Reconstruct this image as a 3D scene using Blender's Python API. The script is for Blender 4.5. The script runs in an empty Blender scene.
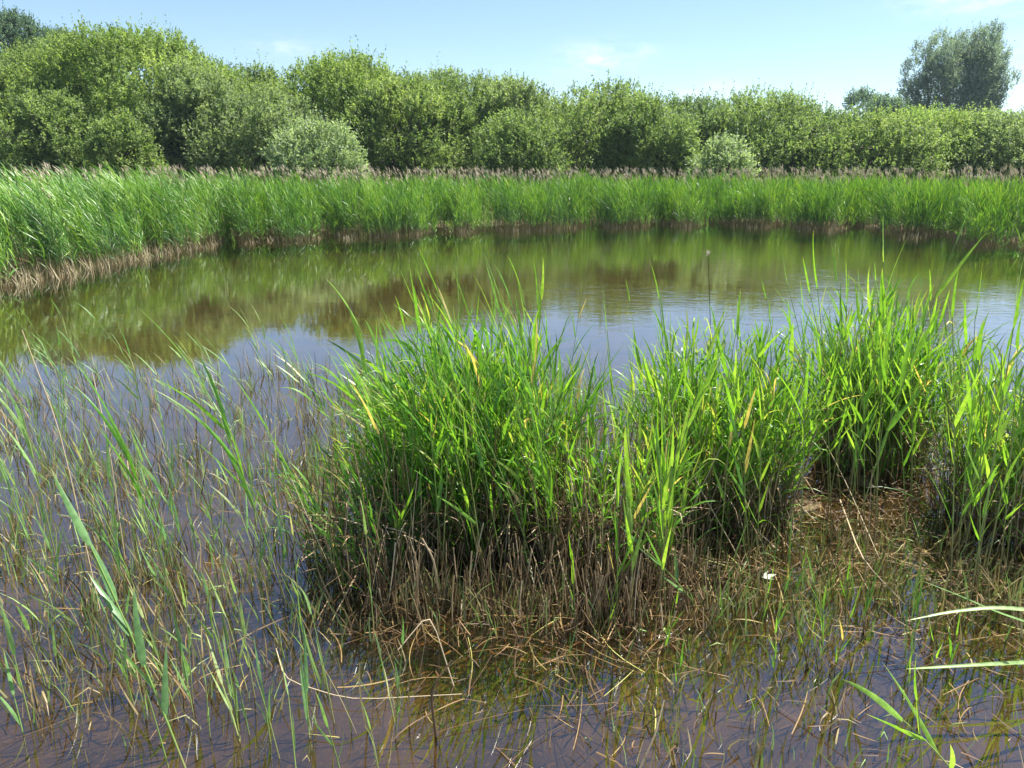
import bpy, math
import numpy as np
from mathutils import Vector

SC = bpy.context.scene
COL = SC.collection
R = np.random.RandomState(7)
rad = math.radians

# ------------------------------------------------------------------ camera
CAM_H, PITCH, F = 2.0, rad(16.0), 740.0
cam_d = bpy.data.cameras.new('camera')
cam = bpy.data.objects.new('camera', cam_d)
COL.objects.link(cam)
cam.location = (0, 0, CAM_H)
cam.rotation_euler = (rad(90) - PITCH, 0, 0)
cam_d.sensor_width = 36
cam_d.lens = 36 * F / 1024
cam_d.clip_start = 0.05
cam_d.clip_end = 3000
SC.camera = cam

# ------------------------------------------------------------------ sun, sky, exposure
SUN_EL, SUN_AZ = rad(62), rad(58)          # azimuth clockwise from the view direction (+Y)
sd = Vector((math.sin(SUN_AZ) * math.cos(SUN_EL), math.cos(SUN_AZ) * math.cos(SUN_EL), math.sin(SUN_EL)))
sun_d = bpy.data.lights.new('sun', 'SUN')
sun_d.energy = 5.0
sun_d.angle = rad(0.5)
sun_d.color = (1.0, 0.95, 0.86)
sun = bpy.data.objects.new('sun', sun_d)
COL.objects.link(sun)
sun.rotation_euler = (-sd).to_track_quat('-Z', 'Y').to_euler()

W = bpy.data.worlds.new('World')
SC.world = W
W.use_nodes = True
nt = W.node_tree
nt.nodes.clear()
out = nt.nodes.new('ShaderNodeOutputWorld')
bg = nt.nodes.new('ShaderNodeBackground')
sky = nt.nodes.new('ShaderNodeTexSky')
sky.sky_type = 'NISHITA'
sky.sun_disc = False
sky.sun_elevation = SUN_EL
sky.sun_rotation = SUN_AZ
sky.altitude = 0
sky.air_density = 1.0
sky.dust_density = 0.1
sky.ozone_density = 3.2
bg.inputs[1].default_value = 0.068
tc = nt.nodes.new('ShaderNodeTexCoord')
# thin fair-weather wisps in the sky, each a soft patch round a direction
def M(t, op, a, b=None, c=None):
    n = t.nodes.new('ShaderNodeMath'); n.operation = op
    for i, v in enumerate((a, b, c)):
        if v is None: continue
        if isinstance(v, (int, float)): n.inputs[i].default_value = v
        else: t.links.new(v, n.inputs[i])
    return n.outputs[0]
sep = nt.nodes.new('ShaderNodeSeparateXYZ')
nt.links.new(tc.outputs['Generated'], sep.inputs[0])
nz = nt.nodes.new('ShaderNodeTexNoise')
mp = nt.nodes.new('ShaderNodeMapping'); mp.inputs['Scale'].default_value = (1, 1, 2.6)
nt.links.new(tc.outputs['Generated'], mp.inputs[0]); nt.links.new(mp.outputs[0], nz.inputs[0])
nz.inputs['Scale'].default_value = 26; nz.inputs['Detail'].default_value = 6; nz.inputs['Roughness'].default_value = 0.6
acc = None
ca, sa = math.cos(PITCH), math.sin(PITCH)
def raydir(px, py):
    u, v = (px - 512) / F, (384 - py) / F
    d = Vector((u, ca + v * sa, -sa + v * ca)); return d.normalized()
for px, py, wx, wz, amt in ((600, 58, .045, .016, 1.0), (645, 52, .02, .010, .6), (285, 47, .04, .010, .5), (703, 92, .03, .013, .7),
                            (975, 0, .06, .010, 1.0), (735, 85, .02, .010, .45), (1022, 66, .04, .03, .7), (1018, 8, .03, .01, .7)):
    d = raydir(px, py)
    ax = M(nt, 'SUBTRACT', sep.outputs[0], d.x); ax = M(nt, 'DIVIDE', ax, wx); ax = M(nt, 'POWER', M(nt, 'ABSOLUTE', ax), 2.0)
    az = M(nt, 'SUBTRACT', sep.outputs[2], d.z); az = M(nt, 'DIVIDE', az, wz); az = M(nt, 'POWER', M(nt, 'ABSOLUTE', az), 2.0)
    g = M(nt, 'EXPONENT', M(nt, 'MULTIPLY', M(nt, 'ADD', ax, az), -1.0))
    fy = M(nt, 'GREATER_THAN', sep.outputs[1], 0.0)
    g = M(nt, 'MULTIPLY', M(nt, 'MULTIPLY', g, fy), amt)
    acc = g if acc is None else M(nt, 'MAXIMUM', acc, g)
cl = M(nt, 'MULTIPLY', acc, M(nt, 'MULTIPLY', M(nt, 'SUBTRACT', nz.outputs[0], 0.38), 2.2))
cl = M(nt, 'MINIMUM', M(nt, 'MAXIMUM', cl, 0.0), 0.75)
mixc = nt.nodes.new('ShaderNodeMixRGB')
nt.links.new(cl, mixc.inputs[0]); nt.links.new(sky.outputs[0], mixc.inputs[1]); mixc.inputs[2].default_value = (7.5, 7.7, 8.0, 1)
nt.links.new(mixc.outputs[0], bg.inputs[0]); nt.links.new(bg.outputs[0], out.inputs[0])

SC.view_settings.view_transform = 'Standard'
SC.view_settings.look = 'None'
SC.view_settings.gamma = 1
SC.view_settings.use_curve_mapping = False
SC.view_settings.exposure = 1.42
SC.cycles.max_bounces = 8
SC.cycles.transparent_max_bounces = 12
SC.cycles.transmission_bounces = 5
SC.cycles.sample_clamp_indirect = 4

# ------------------------------------------------------------------ pixels to places
def ray(px, py):
    u, v = (px - 512) / F, (384 - py) / F
    return np.array([u, ca + v * sa, -sa + v * ca])
def at(px, py, z=0.0):
    d = ray(px, py); t = (z - CAM_H) / d[2]
    return np.array([0, 0, CAM_H]) + d * t
def atd(px, py, Y):
    d = ray(px, py); t = Y / d[1]
    return np.array([0, 0, CAM_H]) + d * t

# ------------------------------------------------------------------ materials
def new_mat(name):
    m = bpy.data.materials.new(name); m.use_nodes = True
    t = m.node_tree; t.nodes.clear()
    o = t.nodes.new('ShaderNodeOutputMaterial')
    return m, t, o
def ramp(t, fac, stops):
    r = t.nodes.new('ShaderNodeValToRGB')
    e = r.color_ramp.elements
    while len(e) < len(stops): e.new(0.5)
    for i, (p, c) in enumerate(stops):
        e[i].position = p; e[i].color = (*c, 1)
    if fac is not None: t.links.new(fac, r.inputs[0])
    return r.outputs[0]
def attr(t, n):
    a = t.nodes.new('ShaderNodeAttribute'); a.attribute_name = n; return a.outputs['Fac']
def leafy(name, stops, trans, tfac=0.4, rough=0.45, spec=0.4, base=None):
    """leaf: reflecting and letting light through; colour varies leaf by leaf (tint) and along it (along)"""
    m, t, o = new_mat(name)
    c = ramp(t, attr(t, 'tint'), stops)
    if base is not None:
        mx = t.nodes.new('ShaderNodeMixRGB'); mx.inputs[1].default_value = (*base, 1)
        f = ramp(t, attr(t, 'along'), [(0.0, (0, 0, 0)), (0.35, (1, 1, 1))])
        t.links.new(f, mx.inputs[0]); t.links.new(c, mx.inputs[2]); c = mx.outputs[0]
    if base is None and 'leaf' in name:
        go = t.nodes.new('ShaderNodeNewGeometry'); nn = t.nodes.new('ShaderNodeTexNoise'); nn.inputs['Scale'].default_value = 38 if name.startswith('reed') else 2.0
        nn.inputs['Detail'].default_value = 3; t.links.new(go.outputs['Position'], nn.inputs['Vector'])
        mb = t.nodes.new('ShaderNodeMixRGB'); mb.blend_type = 'MULTIPLY'; mb.inputs[0].default_value = 1; t.links.new(c, mb.inputs[1])
        t.links.new(ramp(t, nn.outputs[0], [(.35, (.72, .76, .7)), (.65, (1.18, 1.12, 1.15))]), mb.inputs[2]); c = mb.outputs[0]
    if name.startswith('reed_leaf'):
        mt_ = t.nodes.new('ShaderNodeMixRGB'); mt_.inputs[2].default_value = (.34, .27, .12, 1)
        t.links.new(ramp(t, attr(t, 'along'), [(.84, (0, 0, 0)), (1.0, (.8, .8, .8))]), mt_.inputs[0]); t.links.new(c, mt_.inputs[1]); c = mt_.outputs[0]
    p = t.nodes.new('ShaderNodeBsdfPrincipled')
    t.links.new(c, p.inputs['Base Color'])
    p.inputs['Roughness'].default_value = rough
    p.inputs['Specular IOR Level'].default_value = spec
    if tfac > 0:
        tr = t.nodes.new('ShaderNodeBsdfTranslucent')
        ml = t.nodes.new('ShaderNodeMixRGB'); ml.blend_type = 'MULTIPLY'; ml.inputs[0].default_value = 1
        t.links.new(c, ml.inputs[1]); ml.inputs[2].default_value = (*trans, 1)
        t.links.new(ml.outputs[0], tr.inputs[0])
        mx = t.nodes.new('ShaderNodeMixShader'); mx.inputs[0].default_value = tfac
        t.links.new(p.outputs[0], mx.inputs[1]); t.links.new(tr.outputs[0], mx.inputs[2])
        t.links.new(mx.outputs[0], o.inputs[0])
    else:
        t.links.new(p.outputs[0], o.inputs[0])
    return m

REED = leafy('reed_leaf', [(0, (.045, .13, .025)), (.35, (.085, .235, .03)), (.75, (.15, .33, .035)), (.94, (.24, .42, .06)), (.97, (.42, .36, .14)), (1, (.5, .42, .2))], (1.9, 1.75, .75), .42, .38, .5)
REED_FAR = leafy('reed_bed_leaf', [(0, (.04, .115, .03)), (.4, (.09, .22, .035)), (.8, (.17, .34, .04)), (1, (.27, .40, .07))], (1.6, 1.6, .6), .27, .45, .4)
REED_BLUE = leafy('reed_leaf_bluish', [(0, (.07, .16, .06)), (.5, (.13, .26, .09)), (.8, (.22, .36, .12)), (.93, (.28, .38, .16)), (1, (.5, .42, .22))], (1.6, 1.7, .8), .35, .36, .55)
STEM = leafy('reed_stem', [(0, (.07, .13, .03)), (.6, (.15, .25, .05)), (1, (.28, .3, .1))], (1, 1, 1), 0, .45, .4, base=(.20, .13, .06))
DEAD = leafy('dead_stalk', [(0, (.055, .035, .018)), (.35, (.17, .11, .055)), (.7, (.36, .26, .145)), (1, (.58, .48, .32))], (1, .9, .7), .12, .6, .25, base=(.05, .032, .018))
PLUME = leafy('reed_plume', [(0, (.28, .23, .16)), (.5, (.48, .40, .29)), (1, (.68, .60, .48))], (1, 1, 1), .2, .8, .1)
RUSH = leafy('thin_rush', [(0, (.06, .05, .02)), (.25, (.18, .13, .065)), (.5, (.35, .28, .15)), (.62, (.14, .21, .06)), (.85, (.16, .29, .07)), (1, (.26, .38, .13))], (1.2, 1.3, .7), .2, .5, .3, base=(.09, .065, .035))
LITTER = leafy('straw_litter', [(0, (.06, .034, .016)), (.4, (.16, .09, .035)), (.75, (.30, .21, .08)), (1, (.36, .36, .10))], (1, 1, 1), .1, .6, .3)
WETLEAF = leafy('sunken_leaf', [(0, (.10, .035, .01)), (.5, (.30, .12, .03)), (1, (.5, .28, .08))], (1, 1, 1), .1, .5, .3)
BARK = leafy('bark', [(0, (.05, .042, .034)), (1, (.13, .11, .09))], (1, 1, 1), 0, .9, .1)
PALEBARK = leafy('pale_bark', [(0, (.16, .15, .14)), (1, (.26, .25, .23))], (1, 1, 1), 0, .9, .1)
def crown_mat(name, d, m_, l, y=None):
    return leafy(name, [(0, d), (.45, m_), (.85, l), (1, y or l)], (1.4, 1.6, .8), .42, .55, .22)
CROWN = {
    'olive': crown_mat('willow_leaf_olive', (.11, .165, .06), (.20, .27, .095), (.30, .37, .13), (.39, .43, .14)),
    'green': crown_mat('willow_leaf_green', (.11, .16, .06), (.20, .27, .10), (.30, .38, .15)),
    'grey': crown_mat('willow_leaf_grey', (.13, .18, .085), (.23, .29, .14), (.33, .40, .20)),
    'pale': crown_mat('willow_leaf_pale', (.18, .24, .13), (.29, .36, .21), (.40, .47, .30)),
    'yellow': crown_mat('willow_leaf_yellow', (.12, .18, .055), (.22, .30, .09), (.32, .40, .13), (.42, .46, .14)),
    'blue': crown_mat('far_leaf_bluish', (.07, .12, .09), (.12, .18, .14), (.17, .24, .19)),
    'silver': crown_mat('silver_willow_leaf', (.12, .16, .15), (.20, .26, .23), (.30, .36, .31)),
    'dark': crown_mat('willow_leaf_dark', (.09, .14, .065), (.16, .225, .10), (.24, .32, .15)),
}

# ------------------------------------------------------------------ objects
def tag(o, label=None, cat=None, group=None, kind=None):
    if label: o['label'] = label
    if cat: o['category'] = cat
    if group: o['group'] = group
    if kind: o['kind'] = kind
    return o
def empty(name, loc, **k):
    o = bpy.data.objects.new(name, None); COL.objects.link(o); o.location = [float(v) for v in loc]
    o.empty_display_size = 0.1
    return tag(o, **k)
class Geo:
    def __init__(s): s.v = []; s.f = []; s.t = []; s.a = []; s.n = 0
    def add(s, v, f, t, a):
        s.v.append(v); s.f.append(f + s.n); s.t.append(t); s.a.append(a); s.n += len(v); return s
    def build(s, name, mat, parent=None, origin=(0, 0, 0), smooth=True):
        v = np.concatenate(s.v) - np.array(origin); f = np.concatenate(s.f)
        me = bpy.data.meshes.new(name)
        me.vertices.add(len(v)); me.vertices.foreach_set('co', v.astype(np.float32).ravel())
        k = f.shape[1]
        me.loops.add(f.size); me.loops.foreach_set('vertex_index', f.astype(np.int32).ravel())
        me.polygons.add(len(f)); me.polygons.foreach_set('loop_start', np.arange(0, f.size, k, dtype=np.int32))
        me.update(calc_edges=True)
        if smooth: me.polygons.foreach_set('use_smooth', np.ones(len(f), dtype=bool))
        for nm, arr in (('tint', s.t), ('along', s.a)):
            at_ = me.attributes.new(nm, 'FLOAT', 'POINT'); at_.data.foreach_set('value', np.concatenate(arr).astype(np.float32))
        me.materials.append(mat)
        o = bpy.data.objects.new(name, me); COL.objects.link(o)
        if parent is not None: o.parent = parent
        else: o.location = origin
        return o
def nrm(a): return a / np.maximum(np.linalg.norm(a, axis=-1, keepdims=True), 1e-9)
def grid_faces(N, rows, cols, closed=False):
    """quads of N strips, each rows x cols verts"""
    i = np.arange(rows - 1)[:, None]; nc = cols if closed else cols - 1
    j = np.arange(nc)[None]; j2 = (j + 1) % cols
    q = np.stack([i * cols + j, i * cols + j2, (i + 1) * cols + j2, (i + 1) * cols + j], -1).reshape(-1, 4)
    return (q[None] + (np.arange(N) * rows * cols)[:, None, None]).reshape(-1, 4)
def curve(P0, D0, L, bend, nseg, kink=None):
    N = len(P0); t = np.linspace(0, 1, nseg + 1)
    d = nrm(D0[:, None] + bend[:, None] * (t[None, :, None] ** 1.3))
    if kink is not None: d = nrm(d + kink)
    st = d * (L[:, None, None] / nseg)
    P = np.concatenate([np.zeros((N, 1, 3)), np.cumsum(st[:, :-1], 1)], 1) + P0[:, None]
    return P, d, t
def leaves(g, P0, D0, L, Wd, bend, tint, nseg=4, fold=0.0, roll=None, shape='leaf'):
    """arching blades: narrow at the base, broad low down, long point"""
    N = len(P0)
    if N > 30 and nseg > 3: bend = bend + np.where(R.rand(N) < .14, 1, 0)[:, None] * np.stack([R.normal(0, .9, N), R.normal(0, .6, N), -R.uniform(.8, 2.8, N)], -1)
    P, d, t = curve(P0, D0, L, bend, nseg)
    ref = nrm(np.cross(D0, np.array([0, 0, 1.0]) + R.normal(0, .05, (N, 3))))
    if roll is None: roll = R.normal(0, .7, N)
    n0 = np.cross(ref, D0)
    s0 = ref * np.cos(roll)[:, None] + n0 * np.sin(roll)[:, None]
    tw = R.normal(0, .5, N)[:, None] * t[None]
    side = nrm(s0[:, None] - d * np.sum(s0[:, None] * d, -1, keepdims=True))
    nn = np.cross(d, side)
    side = side * np.cos(tw)[..., None] + nn * np.sin(tw)[..., None]
    if shape == 'leaf': w = np.minimum(1, .45 + t * 3.2) * np.clip(1 - t, 0, 1) ** .75 * 1.05
    elif shape == 'blade': w = np.minimum(1, .8 + t) * np.clip(1 - t ** 3, 0.02, 1)
    elif shape == 'oval': w = np.sin(np.pi * np.clip(t * .93 + .07, 0, 1)) ** .8 + .05
    else: w = 1 - .6 * t
    w = w[None, :, None] * Wd[:, None, None] * .5
    if fold > 0:
        nrmv = np.cross(d, side)
        V = np.stack([P - side * w + nrmv * w * fold, P, P + side * w + nrmv * w * fold], 2); c = 3
    else:
        V = np.stack([P - side * w, P + side * w], 2); c = 2
    T = np.repeat(tint, (nseg + 1) * c); A = np.tile(np.repeat(t, c), N)
    g.add(V.reshape(-1, 3), grid_faces(N, nseg + 1, c), T, A)
def tubes(g, P0, D0, L, r0, r1, bend, tint, nseg=4, sides=3, kink=None, along=None):
    N = len(P0)
    P, d, t = curve(P0, D0, L, bend, nseg, kink)
    ref = np.array([1.0, .13, .07]); s = nrm(np.cross(d, ref)); u = np.cross(d, s)
    rr = (r0[:, None] * (1 - t) + r1[:, None] * t)[..., None, None]
    an = np.arange(sides) * 2 * np.pi / sides
    V = P[:, :, None] + rr * (s[:, :, None] * np.cos(an)[None, None, :, None] + u[:, :, None] * np.sin(an)[None, None, :, None])
    A = t if along is None else along[0] + (along[1] - along[0]) * t
    g.add(V.reshape(-1, 3), grid_faces(N, nseg + 1, sides, True), np.repeat(tint, (nseg + 1) * sides), np.tile(np.repeat(A, sides), N))
    return P, d

def reed_mass(gs, gl, base, H, lean, nl=8, LL=.38, LW=.022, wind=(-.5, 0, 0), droop=.7, smin=.25, ang=.5, nseg=4, tint=None, r=.0035, stemseg=4, sides=3, low=.45):
    """a stand of reeds: stems with alternate arching leaves"""
    N = len(base); base = np.asarray(base, float)
    up = np.tile([0, 0, 1.0], (N, 1)) + lean * .35
    up = nrm(up)
    P, d = tubes(gs, base, up, H, np.full(N, r), np.full(N, r * .5), lean * 1.1, R.rand(N), stemseg, sides)
    s = np.linspace(smin, .985, nl)[None] + R.uniform(-.5, .5, (N, nl)) * (.9 / nl); s = np.clip(s, .05, 1)
    x = s * stemseg; i = np.minimum(x.astype(int), stemseg - 1); fr = (x - i)[..., None]
    row = np.arange(N)[:, None]
    Q = P[row, i] * (1 - fr) + P[row, i + 1] * fr; dd = d[row, i]
    phi = R.rand(N, 1) * 6.28 + np.arange(nl)[None] * np.pi + R.normal(0, .5, (N, nl))
    rad_ = np.stack([np.cos(phi), np.sin(phi), np.zeros_like(phi)], -1)
    a = np.clip(R.normal(ang, .26, (N, nl)), .08, 1.4) * (1.15 - .65 * s)
    D0 = nrm(dd * np.cos(a)[..., None] + rad_ * np.sin(a)[..., None] + np.array(wind) * .25)
    L = LL * R.uniform(.6, 1.2, (N, nl)) * np.clip(H, .4, 1.6)[:, None] ** .5 * (1 - .3 * (s - .6) ** 2)
    bend = np.zeros((N, nl, 3)); bend[..., 2] = -droop * R.uniform(.1, 1.5, (N, nl)) * (1.25 - .7 * s)
    bend += np.array(wind) * R.uniform(.4, 1.3, (N, nl, 1)); bend += R.normal(0, .22, bend.shape)
    if tint is None: tint = np.clip(R.normal(.5, .2, N), 0, .93)
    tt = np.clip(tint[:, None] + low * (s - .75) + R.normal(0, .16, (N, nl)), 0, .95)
    tt = np.where(R.rand(N, nl) < .035 + .08 * (1 - s) ** 2, R.uniform(.95, 1, (N, nl)), tt)
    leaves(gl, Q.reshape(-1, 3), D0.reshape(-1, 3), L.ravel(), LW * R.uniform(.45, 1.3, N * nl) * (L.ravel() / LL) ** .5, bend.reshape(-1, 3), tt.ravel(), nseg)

# ------------------------------------------------------------------ shore
SH = [(-900, 470), (-450, 350), (-180, 312), (0, 288), (60, 276), (120, 263), (185, 249), (260, 243), (350, 238.5), (430, 235), (520, 231), (600, 228), (700, 226.5),
      (780, 227.5), (850, 232), (920, 238), (980, 246), (1024, 254), (1120, 270), (1300, 300), (1700, 380)]
sp = np.array([at(x, y) for x, y in SH])
TH = np.arctan2(sp[:, 0], sp[:, 1]); RR = np.hypot(sp[:, 0], sp[:, 1])
TH = np.concatenate([[-np.pi, -2.0], TH, [2.0, np.pi]]); RR = np.concatenate([[5, 5.5], RR, [6, 5]])
def shore(th): return np.interp(th, TH, RR)
def wob(x, seed=0):
    return (np.sin(x * 1.7 + seed) + .6 * np.sin(x * 3.9 + 1.3 + seed * 2) + .4 * np.sin(x * 8.3 + .7 + seed) + .3 * np.sin(x * 17 + 2 * seed)) / 2.3
# islets the clumps stand on: (px, py, radius x, radius y, top)
ISL = [(490, 545, .55, .42, -.03), (590, 560, .35, .3, -.03), (715, 528, .55, .35, .012), (800, 505, .55, .35, .02), (865, 480, .5, .35, .03), (1010, 528, .55, .45, .02), (1120, 520, .6, .5, .03)]
ISLW = [(*at(x, y)[:2], a, b, t) for x, y, a, b, t in ISL]
def ground_z(x, y):
    th = np.arctan2(x, y); r = np.hypot(x, y); d = r - shore(th)
    k = np.clip((d - 2.6) / 2.0, 0, 1); k = k * k * (3 - 2 * k)
    z = -.42 + .52 * k + .04 * np.sin(x * 2.1 + .5) * np.sin(y * 1.7) * (1 - k) + .03 * np.sin(x * 5.3) * np.sin(y * 4.7 + 1)
    near = np.exp(-((r - 3) / 3.2) ** 2); z = z + .17 * near * (1 - k)
    for cx, cy, a, b, t in ISLW:
        g = np.exp(-(((x - cx) / a) ** 2 + ((y - cy) / b) ** 2))
        z = np.maximum(z, z * (1 - g) + (t + .012 * np.sin(x * 31) * np.sin(y * 27)) * g)
    return z
n = 420
u = np.linspace(-1, 1, n)
gx = np.sinh(u * 6.2) / np.sinh(6.2) * 900
v_ = np.linspace(-1, 1, n)
gy = np.sinh(v_ * 6.2) / np.sinh(6.2) * 900 + 3.5
GX, GY = np.meshgrid(gx, gy)
GZ = ground_z(GX, GY)
g = Geo(); g.add(np.stack([GX, GY, GZ], -1).reshape(-1, 3), grid_faces(1, n, n), np.zeros(n * n), np.zeros(n * n))
m, t, o = new_mat('pond_mud_and_marsh')
geo = t.nodes.new('ShaderNodeNewGeometry'); sx = t.nodes.new('ShaderNodeSeparateXYZ'); t.links.new(geo.outputs['Position'], sx.inputs[0])
def noise(t, scale, detail=5, vec=None, rough=.6, dist=0):
    n_ = t.nodes.new('ShaderNodeTexNoise'); n_.inputs['Scale'].default_value = scale; n_.inputs['Detail'].default_value = detail
    n_.inputs['Roughness'].default_value = rough; n_.inputs['Distortion'].default_value = dist
    if vec is not None: t.links.new(vec, n_.inputs['Vector'])
    return n_.outputs[0]
mud = ramp(t, noise(t, 2.3, 8, geo.outputs['Position']), [(.3, (.042, .027, .011)), (.5, (.10, .067, .028)), (.7, (.18, .125, .055))])
spk = ramp(t, noise(t, 45, 4, geo.outputs['Position']), [(.56, (0, 0, 0)), (.64, (1, 1, 1))])
mx = t.nodes.new('ShaderNodeMixRGB'); t.links.new(M(t, 'MULTIPLY', spk, .55), mx.inputs[0]); t.links.new(mud, mx.inputs[1]); mx.inputs[2].default_value = (.20, .13, .07, 1)
land = ramp(t, noise(t, .8, 6, geo.outputs['Position']), [(.35, (.05, .06, .02)), (.65, (.12, .13, .045))])
f = ramp(t, sx.outputs[2], [(.06, (0, 0, 0)), (.10, (1, 1, 1))])
mx2 = t.nodes.new('ShaderNodeMixRGB'); t.links.new(f, mx2.inputs[0]); t.links.new(mx.outputs[0], mx2.inputs[1]); t.links.new(land, mx2.inputs[2])
p = t.nodes.new('ShaderNodeBsdfPrincipled'); t.links.new(mx2.outputs[0], p.inputs['Base Color']); p.inputs['Roughness'].default_value = .85
bp = t.nodes.new('ShaderNodeBump'); bp.inputs['Strength'].default_value = .6; bp.inputs['Distance'].default_value = .02
t.links.new(noise(t, 30, 6, geo.outputs['Position']), bp.inputs['Height']); t.links.new(bp.outputs[0], p.inputs['Normal']); t.links.new(p.outputs[0], o.inputs[0])
ground = tag(g.build('ground', m), kind='structure')

# water
m, t, o = new_mat('pond_water')
geo = t.nodes.new('ShaderNodeNewGeometry')
mpn = t.nodes.new('ShaderNodeMapping'); mpn.inputs['Scale'].default_value = (1, 1.5, 1); t.links.new(geo.outputs['Position'], mpn.inputs[0])
n1 = noise(t, 4.2, 4, mpn.outputs[0], .55, .6); n2 = noise(t, 1.3, 2, mpn.outputs[0], .5)
big = ramp(t, noise(t, .22, 2, geo.outputs['Position']), [(.38, (.25, .25, .25)), (.62, (1, 1, 1))])
hgt = M(t, 'ADD', n1, M(t, 'MULTIPLY', n2, .9))
# breeze: open water ripples, water among the stems stays calm
sx = t.nodes.new('ShaderNodeSeparateXYZ'); t.links.new(geo.outputs['Position'], sx.inputs[0])
opn = M(t, 'MINIMUM', M(t, 'MAXIMUM', M(t, 'DIVIDE', M(t, 'SUBTRACT', sx.outputs[1], 4.5), 4.5), .07), 1.0)
bump = t.nodes.new('ShaderNodeBump'); bump.inputs['Distance'].default_value = .0028
lane = M(t, 'ADD', .45, M(t, 'MINIMUM', M(t, 'MAXIMUM', M(t, 'DIVIDE', M(t, 'ADD', sx.outputs[0], 3.0), 5.0), 0.0), 1.15))
t.links.new(M(t, 'MULTIPLY', M(t, 'MULTIPLY', big, opn), lane), bump.inputs['Strength']); t.links.new(hgt, bump.inputs['Height'])
fr = t.nodes.new('ShaderNodeFresnel'); fr.inputs['IOR'].default_value = 2.0; t.links.new(bump.outputs[0], fr.inputs['Normal'])
gl = t.nodes.new('ShaderNodeBsdfGlossy'); gl.inputs['Roughness'].default_value = .015; gl.inputs['Color'].default_value = (.98, .98, .98, 1); t.links.new(bump.outputs[0], gl.inputs['Normal'])
tr = t.nodes.new('ShaderNodeBsdfTransparent'); tr.inputs[0].default_value = (.64, .55, .37, 1)
df = t.nodes.new('ShaderNodeBsdfDiffuse'); df.inputs[0].default_value = (.11, .092, .060, 1)
m1 = t.nodes.new('ShaderNodeMixShader'); m1.inputs[0].default_value = .035; t.links.new(tr.outputs[0], m1.inputs[1]); t.links.new(df.outputs[0], m1.inputs[2])
m2 = t.nodes.new('ShaderNodeMixShader'); t.links.new(M(t, 'MINIMUM', M(t, 'MULTIPLY', fr.outputs[0], 1.3), 1.0), m2.inputs[0]); t.links.new(m1.outputs[0], m2.inputs[1]); t.links.new(gl.outputs[0], m2.inputs[2])
t.links.new(m2.outputs[0], o.inputs[0])
g = Geo(); g.add(np.array([[-40, -8, 0], [40, -8, 0], [40, 45, 0], [-40, 45, 0]], float), np.array([[0, 1, 2, 3]]), np.zeros(4), np.zeros(4))
tag(g.build('water', m), kind='structure')

# ------------------------------------------------------------------ trees
def crown_geo(lobes, nspray, leafL, leafW, per=16, twig=.5, upb=.55, fill=.38, aspect_tint=.12):
    """lobes: (centre, radii, weight). sprays of leaves on the skin of many small boughs"""
    g = Geo()
    w = np.array([l[2] for l in lobes]); w = w / w.sum()
    C = np.array([l[0] for l in lobes]); S = np.array([l[1] for l in lobes])
    gc = (C * w[:, None]).sum(0)
    idx = R.choice(len(lobes), nspray, p=w)
    d = nrm(R.normal(0, 1, (nspray, 3)))
    outw = nrm(C[idx] - gc + np.array([0, 0, .3]))
    flip = np.sum(d * outw, 1) < -.25
    d[flip] *= -1
    rr = np.where(R.rand(nspray) < fill, R.uniform(.3, .85, nspray), R.uniform(.86, 1.06, nspray))
    P = C[idx] + d * S[idx] * rr[:, None]
    D = nrm(d * .7 + np.array([0, 0, upb]) + R.normal(0, .25, (nspray, 3)))
    tl = twig * R.uniform(.5, 1.3, nspray)
    sh = R.rand(nspray) < .035; tl = np.where(sh, tl * 2.1, tl); D[sh] = nrm(D[sh] * .6 + [0, 0, 1])
    lt = np.clip(R.normal(.45, .14, len(lobes)), 0, 1)[idx]
    s = np.tile(np.linspace(.05, 1, per), (nspray, 1)) + R.uniform(-.04, .04, (nspray, per))
    Q = P[:, None] + D[:, None] * (tl[:, None] * s)[..., None] + R.normal(0, .05 * twig, (nspray, per, 3))
    ld = nrm(D[:, None] * .7 + nrm(R.normal(0, 1, (nspray, per, 3))) * 1.0 + np.array([0, 0, .1]))
    N = nspray * per
    Q = Q.reshape(-1, 3); ld = ld.reshape(-1, 3)
    L = leafL * R.uniform(.6, 1.3, N); tint = np.clip(np.repeat(lt, per) + R.normal(0, .2, N), 0, 1)
    # leaf faces tend to look up and outwards
    side = nrm(np.cross(ld, nrm(R.normal(0, .6, (N, 3)) + np.array([0, 0, 1.0]) + np.repeat(d, per, 0) * .5)))
    Wd = leafW * R.uniform(.7, 1.3, N)
    a = Q; b = Q + ld * L[:, None]; mid = Q + ld * (L * .45)[:, None]
    V = np.stack([a, mid + side * Wd[:, None] * .5, b, mid - side * Wd[:, None] * .5], 1).reshape(-1, 3)
    g.add(V, np.arange(N * 4).reshape(-1, 4), np.repeat(tint, 4), np.tile([0, .5, 1, .5], N))
    return g
def trunk_geo(base, H, spread, r, nst=4, targets=None):
    g = Geo()
    k = len(targets)
    for s in range(nst):
        an = 6.28 * s / nst + R.rand()
        d0 = np.array([[math.cos(an) * .28 * (nst > 1), math.sin(an) * .28 * (nst > 1), 1.0]])
        P, d = tubes(g, np.array([base]) + d0 * [[.1, .1, 0]] - [0, 0, .1], nrm(d0), np.array([H * R.uniform(.6, .8)]), np.array([r]), np.array([r * .3]), R.normal(0, .15, (1, 3)) * [1, 1, 0], np.array([R.rand()]), 7, 7)
        sel = R.choice(k, min(k, 7), replace=False)
        for q in sel:
            i = R.randint(2, 7); p0 = P[0, i]; v = np.array(targets[q]) - p0; L = np.linalg.norm(v)
            tubes(g, p0[None], nrm(v + [0, 0, -.2 * L])[None], np.array([L * 1.0]), np.array([r * .45]), np.array([r * .1]), np.array([[0, 0, .35]]), np.array([R.rand()]), 5, 5)
    return g
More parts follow.
